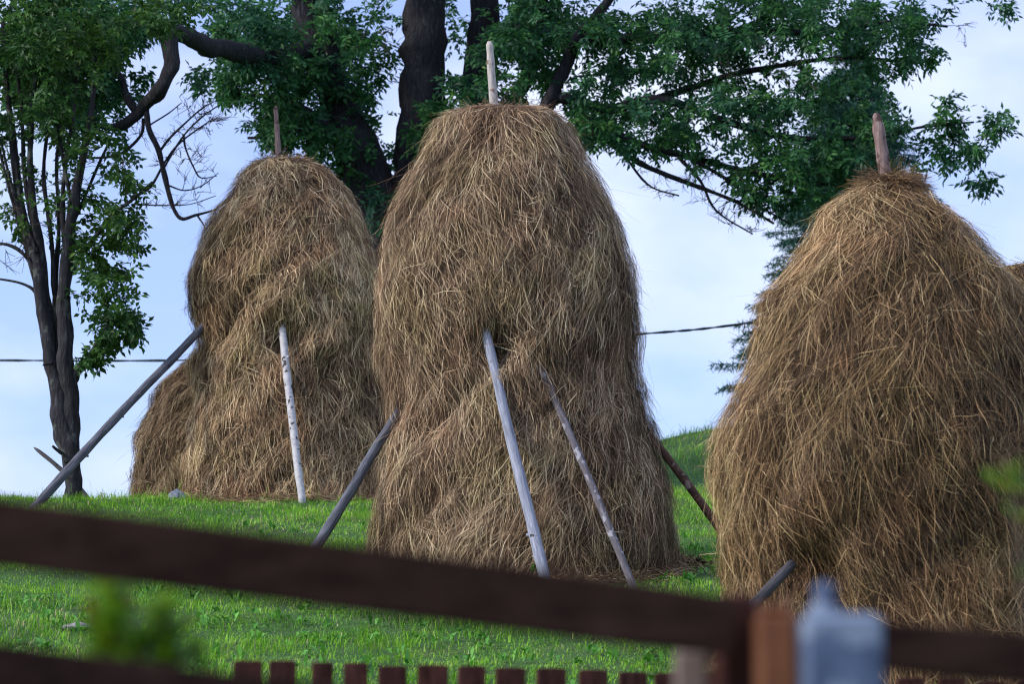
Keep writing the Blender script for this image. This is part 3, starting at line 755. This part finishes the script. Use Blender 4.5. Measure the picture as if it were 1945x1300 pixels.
# spruce behind the right haystack
def spruce(label, px, pyt, pyb, Y, halfw, seed):
    r_ = np.random.default_rng(seed)
    top = at(px, pyt, Y); X0 = top.x; zb = ground_at(X0, Y); H = top.z - zb
    root = empty('spruce_tree', (X0, Y, zb), label, 'spruce tree')
    quads('trunk', *tube([(X0, Y, zb - .1), (X0, Y, zb + H * .5), (X0, Y, top.z)], [.17, .10, .01], 10, .1, 3), M_bark, root)
    tw = Soup(); P = []; Dn = []
    z = .6
    while z < H - .1:
        f = 1 - z / H
        Lb = halfw * (f ** .8) * 1.05 + .1
        nb = 13
        for k in range(nb):
            a = r_.uniform(0, 6.283); l = Lb * r_.uniform(.72, 1.08); sag = r_.uniform(.05, .38)
            d = Vector((math.cos(a), math.sin(a), 0)); s_ = Vector((-d.y, d.x, 0))
            z0 = zb + z + r_.uniform(-.3, .3)
            pt = lambda t: Vector((X0, Y, z0)) + d * l * t + Vector((0, 0, l * (.10 * t - sag * 1.6 * t * t + sag * .9 * t ** 3)))
            pts = [pt(t) for t in np.linspace(0, 1, 6)]
            tw.add(*tube(pts, [.018 * (1 - .8 * i / 5) for i in range(6)], 4))
            # side twigs
            for t in np.arange(.2, 1.0, .09 / max(l, .6)):
                for sg in (-1, 1):
                    ln = (.22 + .50 * (1 - t)) * min(1, l) * r_.uniform(.6, 1.1)
                    q0 = pt(t); q1 = q0 + (d * .6 + s_ * sg + Vector((0, 0, -.35 - r_.uniform(0, .4)))).normalized() * ln
                    m_ = int(ln / .016) + 3
                    for u in r_.uniform(0, 1, m_):
                        P.append(tuple(q0.lerp(q1, u))); Dn.append(tuple((q1 - q0).normalized() * .8 + Vector(r_.normal(0, .6, 3))))
            for u in r_.uniform(.1, 1, int(l / .02)):
                P.append(tuple(pt(u))); Dn.append(tuple(d * .8 + Vector(r_.normal(0, .6, 3))))
        z += r_.uniform(.12, .28)
    tw.build('branches', M_twig, root)
    P = np.array(P); Dn = norm(np.array(Dn)); n = len(P)
    L_ = r_.uniform(.05, .14, n)[:, None]
    Pm = np.stack([P, P + Dn * L_], 1)
    Vx, Fx = ribbons(Pm, np.tile(np.array([[.0085, .002]]), (n, 1)), norm(np.cross(Dn, r_.normal(0, 1, (n, 3)))))
    quads('crown', Vx, Fx, M_needle, root, np.repeat(r_.uniform(0, 1, n), 4))
    print('spruce needles', n)
spruce('blue green spruce half hidden behind the nearest haystack at the right', 1615, 60, 900, 44.0, 2.8, 61)

# ------------------------------------------------------------------ overhead cable
cable_pts = smooth_path([tuple(at(px, py, Y)) for px, py, Y in [(-1500, 640, 46), (-300, 683, 44), (0, 685, 43.5), (380, 684, 43), (800, 665, 42.5), (1215, 635, 42), (1400, 617, 41.8), (1800, 560, 41.5), (3000, 380, 41)]], 10)
sp = Soup()
for k in range(2):
    pts = [Vector(p) + Vector((0, .012 * math.cos(i * 1.3 + k * math.pi), .012 * math.sin(i * 1.3 + k * math.pi))) for i, p in enumerate(cable_pts)]
    sp.add(*tube(pts, [.013] * len(pts), 6))
m, n, b = mat('cable_rubber'); b.inputs['Base Color'].default_value = (.02, .035, .045, 1); b.inputs['Roughness'].default_value = .5
tag(sp.build('overhead_cable', m), 'thin dark overhead cable crossing the sky behind the haystacks', 'cable')

# ------------------------------------------------------------------ grass and small ground things
def in_base(x, y, k=1.0):
    q = np.zeros(len(x), bool)
    for bx_, by_, br in BASES: q |= (x - bx_) ** 2 + (y - by_) ** 2 < (br * k) ** 2
    return q
gs = Soup()
def blades(N, y0, y1, hmin, hmax, wd, clump, seed, xm=2.5, k=.235):
    r_ = np.random.default_rng(seed)
    yv = r_.uniform(0, 1, N); y = y0 + (y1 - y0) * yv; hw = k * y + xm
    x = r_.uniform(-1, 1, N) * hw
    if clump:
        cxs = Wave(seed, 3.0)(x, y * .8); keep = r_.uniform(0, 1, N) < 1 / (1 + np.exp(-3 * (cxs + .3)))
        x, y = x[keep], y[keep]
    keep = ~in_base(x, y); x, y = x[keep], y[keep]; n = len(x)
    pat = Wave(seed + 90, 1.6)(x, y * .7) + .6 * Wave(seed + 91, 5)(x, y * .7)
    h = r_.uniform(hmin, hmax, n) * (1 + .30 * Wave(77, 3.3)(x, y * .8).clip(-1.2, 1.6)) * .82 * (1 + .30 * Wave(78, 14)(x, y * .6).clip(-1.3, 1.8))
    z = gz(x, y) - .01
    a = r_.uniform(0, 6.283, n); lean = r_.uniform(.2, 1.35, n); a = np.where(r_.uniform(0, 1, n) < .5, 2.2 * Wave(79, 5)(x, y * .6) + r_.normal(0, .5, n), a)
    dx, dy = np.cos(a) * lean * h, np.sin(a) * lean * h
    P = np.stack([np.stack([x, y, z], -1), np.stack([x + dx * .3, y + dy * .3, z + h * .62], -1), np.stack([x + dx, y + dy, z + h * np.maximum(.25, 1 - .45 * lean)], -1)], 1)
    sa = a + 1.57 + r_.normal(0, .6, n)
    S = np.stack([np.cos(sa), np.sin(sa), np.zeros(n)], -1)
    W = wd * r_.uniform(.6, 1.4, n)[:, None] * np.array([[1, .85, .12]])
    col = np.clip(.47 + .15 * pat + .07 * Wave(seed + 97, 11)(x, y * .6) + r_.normal(0, .15, n), 0, .87)
    dry = r_.uniform(0, 1, n) < .03 + .12 * (Wave(seed + 95, 1.3)(x, y) > 1.0)
    col = np.where(dry, r_.uniform(.88, 1, n), col)
    Vx, Fx = ribbons(P, W, S); gs.add(Vx, Fx, np.repeat(col, 6))
blades(230000, 13.5, 31.5, .035, .085, .0027, False, 901)
blades(60000, 14, 31, .07, .14, .0024, True, 902)
blades(50000, 27, 40, .05, .12, .0035, False, 903)
blades(40000, 3, 14, .05, .12, .003, False, 904)
# ragged taller stems along the crest lines
blades(2600, 27.5, 32, .12, .26, .0022, False, 905)
blades(2600, 33, 39, .12, .26, .0025, False, 906)
tag(gs.build('grass', M_grass), 'short green meadow grass with dry tufts', 'grass', kind='stuff')

# broad-leaved weeds
M_weed = var_mat('weed_leaves', [(0, (.06, .22, .03)), (1, (.16, .44, .06))], .5, .25, .3)
r_ = np.random.default_rng(55)
ws = Soup(); P = []; Dv = []
for _ in range(520):
    y = r_.uniform(14.5, 26); x = r_.uniform(-1, 1) * (.22 * y + .5)
    if in_base(np.array([x]), np.array([y]), 1.15)[0]: continue
    for k in range(r_.integers(5, 10)):
        P.append((x + r_.normal(0, .03), y + r_.normal(0, .03), ground_at(x, y) + .02)); Dv.append((r_.normal(), r_.normal(), r_.uniform(.4, 1.3)))
P = np.array(P); Dv = norm(np.array(Dv))
n = len(P); L_ = r_.uniform(.05, .12, n)
Pm = np.stack([P, P + Dv * L_[:, None] * .5 + [0, 0, .01], P + Dv * L_[:, None] - [0, 0, .012]], 1)
Vx, Fx = ribbons(Pm, r_.uniform(.010, .02, n)[:, None] * np.array([[.25, 1, .2]]), norm(np.cross(Dv, [0, 0, 1.0])))
ws.add(Vx, Fx, np.repeat(r_.uniform(0, 1, n), 6))
tag(ws.build('meadow_weeds', M_weed), 'low broad leaved weeds scattered in the grass', 'weeds', kind='stuff')

# fallen straw round the foot of every stack
ss = Soup(); r_ = np.random.default_rng(66)
for bi, (bx_, by_, br) in enumerate(BASES):
    n = 4200; a = r_.uniform(0, 6.283, n); rr = br * (1.03 + np.abs(r_.normal(0, .12, n)))
    x = bx_ + np.cos(a) * rr; y = by_ + np.sin(a) * rr; z = gz(x, y) + r_.uniform(.02, .09, n) * np.exp(-(rr / br - 1.03) / .25)
    c0 = np.stack([x, y, z], -1); d = norm(np.stack([r_.normal(0, 1, n), r_.normal(0, 1, n), r_.normal(0, .35, n)], -1))
    Ls = r_.uniform(.04, .16, n)[:, None]
    Pm = np.stack([c0 - d * Ls, c0 + np.array([0, 0, .012]), c0 + d * Ls], 1)
    Vx, Fx = ribbons(Pm, np.full((n, 3), .0022), norm(np.cross(d, r_.normal(0, 1, (n, 3))))); ss.add(Vx, Fx, np.repeat(np.clip(r_.normal(.55, .2, n), 0, 1), 6))
tag(ss.build('fallen_straw', M_hay), 'loose straw fallen in the grass round the haystacks', 'straw', kind='stuff')

def stone(name, label, cx, cy, size, M, seed, squash=.6):
    me_sp = Soup(); n, k = 14, 9; V = []
    c = Vector((cx, cy, ground_at(cx, cy) + size * .2))
    for i in range(k):
        ph = math.pi * i / (k - 1)
        for j in range(n):
            a = 2 * math.pi * j / n
            d = Vector((math.sin(ph) * math.cos(a), math.sin(ph) * math.sin(a), math.cos(ph) * squash))
            V.append(tuple(c + d * size * (1 + .35 * mnoise.noise(d * 1.7 + Vector((seed, 0, 0))) + .12 * mnoise.noise(d * 5))))
    F = [(i * n + j, (i + 1) * n + j, (i + 1) * n + (j + 1) % n, i * n + (j + 1) % n) for i in range(k - 1) for j in range(n)]
    return tag(quads(name, np.array(V), np.array(F), M, smooth=False), label, 'stone')
M_stone = wood('grey_stone', [(.3, (.14, .15, .18)), (.7, (.42, .44, .50))], (1, 1, 1), 14, 6, .9, .5)
M_ash = wood('ashy_stone', [(.3, (.10, .09, .10)), (.7, (.36, .33, .34))], (1, 1, 1), 14, 6, .9, .5)
p = at(336, 938, 29.4); stone('stone', 'small grey stone in the grass beside the foot of the left haystack', p.x, 29.4, .11, M_stone, 1, .9)
p = at(142, 1186, 17.9); stone('stone', 'flat ashy grey stone lying alone in the grass at lower left', p.x, 18.0, .10, M_ash, 2, .35)
p = at(1300, 860, 34.5)
# brown withered plant between the middle and right stacks
def small_plant(name, label, X, Y, n, h, M, seed, spread=.1, lw=.012, ll=.06):
    r_ = np.random.default_rng(seed); z0 = ground_at(X, Y)
    root = empty(name, (X, Y, z0), label, 'plant')
    st = Soup(); P = []; Dv = []
    for _ in range(n):
        t = Vector((X + r_.normal(0, spread), Y + r_.normal(0, spread), z0 + h * r_.uniform(.6, 1)))
        b0 = Vector((X + r_.normal(0, spread * .3), Y + r_.normal(0, spread * .3), z0 - .02)); m_ = b0.lerp(t, .5) + Vector(r_.normal(0, h * .05, 3))
        st.add(*tube([b0, m_, t], [.004, .003, .0015], 5))
        for u in r_.uniform(.25, 1, 7):
            q = b0.lerp(m_, u * 2) if u < .5 else m_.lerp(t, u * 2 - 1); P.append(tuple(q)); Dv.append((r_.normal(), r_.normal(), r_.uniform(-.3, .8)))
    st.build('stems', M_twig, root)
    P = np.array(P); Dv = norm(np.array(Dv)); k = len(P); L_ = (ll * r_.uniform(.6, 1.3, k))[:, None]
    Pm = np.stack([P, P + Dv * L_ * .5 + [0, 0, .004], P + Dv * L_], 1)
    Vx, Fx = ribbons(Pm, (lw * r_.uniform(.6, 1.3, k))[:, None] * np.array([[.3, 1, .15]]), norm(np.cross(Dv, [.1, 0, 1.0])))
    quads('leaves', Vx, Fx, M, root, np.repeat(r_.uniform(0, 1, k), 6))
M_dead = var_mat('withered_leaves', [(0, (.05, .018, .01)), (1, (.16, .06, .03))], .8)
p = at(1328, 1070, 22.3); small_plant('withered_plant', 'low withered red brown plant in the grass between the tallest and nearest haystacks', p.x, 22.3, 9, .12, M_dead, 5, .10, .014, .05)
p = at(1012, 1095, 20.75); small_plant('green_sprig', 'small green leafy sprig at the foot of the tallest haystack beside the pale pole', p.x, 20.75, 3, .30, M_weed, 6, .03, .013, .06)

# ------------------------------------------------------------------ foreground: rail fence, posts, pickets
def box(sp, c, sx, sy, sz, rot=None, bev=.004, a=0, m=0):
    """box with bevelled long edges, rot = 3x3 Matrix"""
    xs_ = [-sx / 2, -sx / 2 + bev, sx / 2 - bev, sx / 2]
    ring = [(-sx/2 + bev, -sy/2), (sx/2 - bev, -sy/2), (sx/2, -sy/2 + bev), (sx/2, sy/2 - bev), (sx/2 - bev, sy/2), (-sx/2 + bev, sy/2), (-sx/2, sy/2 - bev), (-sx/2, -sy/2 + bev)]
    V = []
    for z, k in ((-sz/2, .0), (-sz/2 + bev, 1), (sz/2 - bev, 1), (sz/2, .0)):
        for (x, y) in ring:
            f = 1 if k else 1 - 2 * bev / max(min(sx, sy), 1e-6) * .9
            V.append(Vector((x * f, y * f, z)))
    F = []
    for i in range(3):
        for j in range(8): F.append((i*8+j, i*8+(j+1) % 8, (i+1)*8+(j+1) % 8, (i+1)*8+j))
    for o_, q in ((0, -1), (24, 1)):
        for j in (0, 2, 4): pass
        F += [(o_+0, o_+1, o_+2, o_+3), (o_+0, o_+3, o_+4, o_+7), (o_+4, o_+5, o_+6, o_+7)]
    R = rot if rot is not None else Matrix.Identity(3)
    sp.add([tuple(R @ v + Vector(c)) for v in V], F, a, m)
def plank(p0, p1, h, t):
    """a board between two points, height h (up), thickness t; returns a Soup"""
    p0, p1 = Vector(p0), Vector(p1); x = (p1 - p0); Ln = x.length; x.normalize()
    y = Vector((0, 0, 1)).cross(x).normalized(); z = x.cross(y)
    R = Matrix((x, y, z)).transposed()
    sp = Soup(); box(sp, (p0 + p1) / 2, Ln, t, h, R, min(h, t) * .12); return sp
M_rail = wood('dark_brown_stain', [(.3, (.017, .0075, .006)), (.7, (.058, .030, .022))], (2, 9, 9), 3, 6, .8, .25, sp_=.06, spots=(.060, .032, .025), spotscale=3, spotpos=.55)
M_postr = wood('red_brown_stain', [(.3, (.022, .008, .007)), (.7, (.085, .033, .028))], (14, 14, 3), 3, 6, .8, .25, sp_=.08)
M_orange = wood('orange_varnish', [(.3, (.10, .035, .013)), (.7, (.19, .075, .035))], (10, 10, 3), 2.5, 5, .5, .2, spots=(.17, .12, .09), spotscale=5, spotpos=.55)
M_metal = wood('blue_grey_paint', [(.3, (.04, .062, .12)), (.7, (.10, .14, .235))], (9, 9, 4), 4, 5, .55, .15, spots=(.17, .22, .31), spotscale=16, spotpos=.54)
M_pale = wood('pale_bare_wood', [(.3, (.12, .085, .08)), (.7, (.22, .165, .155))], (10, 10, 3), 3, 6, .7, .2)
DA, DB = 2.85, 3.1
def rail_line(pts, px): return float(np.interp(px, [p[0] for p in pts], [p[1] for p in pts]))
fr = empty('rail_fence', (at(600, 1100, 3.0).x, 3.0, ground_at(0, 3.0)), 'blurred dark brown sloping rail fence across the foreground', 'fence')
# upper rail: its centre line and height in the photograph, given its own distance and thickness
p0, p1 = at(-400, 962, 2.78), at(1392, 1192, DB)
plank(p0, p1, .080, .03).build('rail', M_rail, fr, smooth=False)
p0, p1 = at(-400, 1240, 2.70), at(820, 1392, DB)
plank(p0, p1, .080, .03).build('rail', M_rail, fr, smooth=False)
p0, p1 = at(1655, 1226, 3.12), at(2500, 1305, 3.3)
plank(p0, p1, .066, .03).build('rail', M_rail, fr, smooth=False)
sp = Soup(); g = ground_at(at(1395, 1130, DB).x, DB)
t_ = at(1395, 1130, DB + .04); box(sp, (t_.x, t_.y + .02, (t_.z + g) / 2), .050, .06, t_.z - g, Matrix.Rotation(.12, 3, 'Z'), .006)
sp.build('post', M_postr, fr, smooth=False)
# left end post outside the frame so the rail rests on something
sp = Soup(); t_ = at(-330, 930, 2.86); g = ground_at(t_.x, t_.y); box(sp, (t_.x, t_.y, (t_.z + g) / 2), .07, .07, t_.z - g, None, .006)
sp.build('post', M_postr, fr, smooth=False)
sp = Soup(); t_ = at(2420, 1235, 3.36); g = ground_at(t_.x, t_.y); box(sp, (t_.x, t_.y, (t_.z + g) / 2), .07, .07, t_.z - g, None, .006)
sp.build('post', M_postr, fr, smooth=False)

t_ = at(1472, 1166, 3.08); g = ground_at(t_.x, t_.y)
gp = empty('gate_post', (t_.x, t_.y, g), 'blurred orange brown wooden post beside the dark red fence post', 'post')
sp = Soup(); box(sp, (t_.x, t_.y, (t_.z + g) / 2), .052, .07, t_.z - g, None, .008); sp.build('post_shaft', M_orange, gp, smooth=False)
sp = Soup(); box(sp, (t_.x, t_.y, t_.z + .004), .044, .06, .012, None, .004); sp.build('post_top', M_orange, gp, smooth=False)

t_ = at(1596, 1168, 2.98); g = ground_at(t_.x, t_.y)
mp_ = empty('painted_post', (t_.x, t_.y, g), 'blurred blue grey square post with a knob on top, right of the orange post', 'post')
sp = Soup(); box(sp, (t_.x, t_.y, (t_.z + g) / 2), .097, .06, t_.z - g, None, .008); sp.build('post_shaft', M_metal, mp_, smooth=False)
k_ = at(1566, 1150, 2.98)
sp = Soup(); prof = [(0, .022), (.008, .020), (.012, .012), (.020, .012), (.026, .015), (.034, .013), (.040, .004)]
sp.add(*tube([Vector((k_.x, k_.y, t_.z + z)) for z, _ in prof], [r for _, r in prof], 14)); sp.build('knob', M_metal, mp_)

t_ = at(1313, 1238, 3.2); g = ground_at(t_.x, t_.y)
o = Soup(); box(o, (t_.x, t_.y, (t_.z + g) / 2), .043, .05, t_.z - g, None, .005)
tag(o.build('wooden_stake', M_pale, None, smooth=False), 'blurred pale bare wooden stake under the right end of the dark rail', 'stake')

# low picket fence further off
PY = 8.0
pk = empty('picket_fence', (at(880, 1265, PY).x, PY, ground_at(0, PY)), 'low dark brown picket fence along the bottom of the meadow', 'fence')
r_ = random.Random(3)
pk_x = [(470, 54, 1256), (537, 50, 1256), (611, 40, 1259), (674, 45, 1260), (747, 54, 1266), (819, 58, 1264), (894, 52, 1266), (968, 57, 1269), (1048, 57, 1270), (1127, 55, 1273), (1199, 55, 1277), (1272, 52, 1279)]
for k in range(1, 16): pk_x.append((1272 + 76 * k, 54, 1279 + 2.2 * k + r_.uniform(-3, 3)))
def pyd(px): return PY + (px - 880) / 4600 * .9
for (px, wpx, pyt) in pk_x:
    Y = pyd(px); t_ = at(px, pyt, Y); g = ground_at(t_.x, Y) - .05
    sp = Soup(); box(sp, (t_.x, Y, (t_.z + g) / 2), wpx / FPX * Y, .022, t_.z - g, Matrix.Rotation(r_.uniform(.1, .3), 3, 'Z') @ Matrix.Rotation(r_.uniform(-.012, .012), 3, 'Y'), .004)
    sp.build('picket', M_postr, pk, smooth=False)
for dz in (.28, .95):
    a_, b_ = at(430, 1262, pyd(430)), at(2440, 1310, pyd(2440))
    plank(a_ + Vector((0, .035, -dz)), b_ + Vector((0, .035, -dz)), .07, .03).build('back_rail', M_rail, pk, smooth=False)

# garden plants close to the camera
def garden_plant(label, X, Y, stems, seed, ll, lw):
    r_ = np.random.default_rng(seed); z0 = ground_at(X, Y)
    root = empty('garden_plant', (X, Y, z0), label, 'plant')
    st = Soup(); P = []; Dv = []
    for (px, py, Yt, nleaf, tail) in stems:
        t = at(px, py, Yt); b0 = Vector((X + r_.normal(0, .03), Y + r_.normal(0, .02), z0 - .02))
        m_ = b0.lerp(t, .5) + Vector((-(t.x - b0.x) * .25, 0, 0))
        pth = [Vector(p) for p in smooth_path([tuple(b0), tuple(m_), tuple(t)], 8)]
        st.add(*tube(pth, [.005 - .003 * i / (len(pth) - 1) for i in range(len(pth))], 6))
        tl = sum((pth[i + 1] - pth[i]).length for i in range(len(pth) - 1))
        for u in r_.uniform(1 - tail / tl, 1, nleaf):
            f = u * (len(pth) - 1); i0 = min(len(pth) - 2, int(f)); P.append(tuple(pth[i0].lerp(pth[i0 + 1], f - i0) + Vector(r_.normal(0, .008, 3))))
            Dv.append((r_.normal(), r_.normal(0, .6), r_.uniform(.1, 1.2)))
    st.build('stems', M_twig, root)
    P = np.array(P); Dv = norm(np.array(Dv)); k = len(P); L_ = (ll * r_.uniform(.6, 1.3, k))[:, None]
    Pm = np.stack([P, P + Dv * L_ * .35 + [0, 0, .002], P + Dv * L_ * .7 + [0, 0, .001], P + Dv * L_ - [0, 0, .006]], 1)
    Vx, Fx = ribbons(Pm, (lw * r_.uniform(.7, 1.2, k))[:, None] * np.array([[.2, 1, .8, .1]]), norm(np.cross(Dv, [.1, -.5, 1.0])))
    quads('leaves', Vx, Fx, M_near_leaf, root, np.repeat(r_.uniform(0, 1, k), 8))
q = at(255, 1300, 3.0)
garden_plant('out of focus leafy garden plant behind the rail at lower left', q.x, 3.7, [(196, 1112, 3.0, 70, .12), (225, 1128, 3.02, 80, .11), (212, 1175, 2.98, 80, .10), (245, 1215, 2.98, 50, .06), (312, 1145, 2.98, 70, .11), (180, 1190, 3.02, 30, .06), (305, 1200, 3.0, 50, .07), (375, 1215, 3.0, 18, .06)], 71, .027, .009)
q = at(2080, 1300, 3.4)
garden_plant('out of focus green leaves of a shrub at the right edge', q.x, 3.4, [(1912, 865, 3.4, 7, .05), (1930, 915, 3.4, 8, .06), (1990, 880, 3.4, 16, .15), (2060, 820, 3.45, 20, .25), (1960, 980, 3.4, 10, .12)], 72, .034, .009)
print('done')
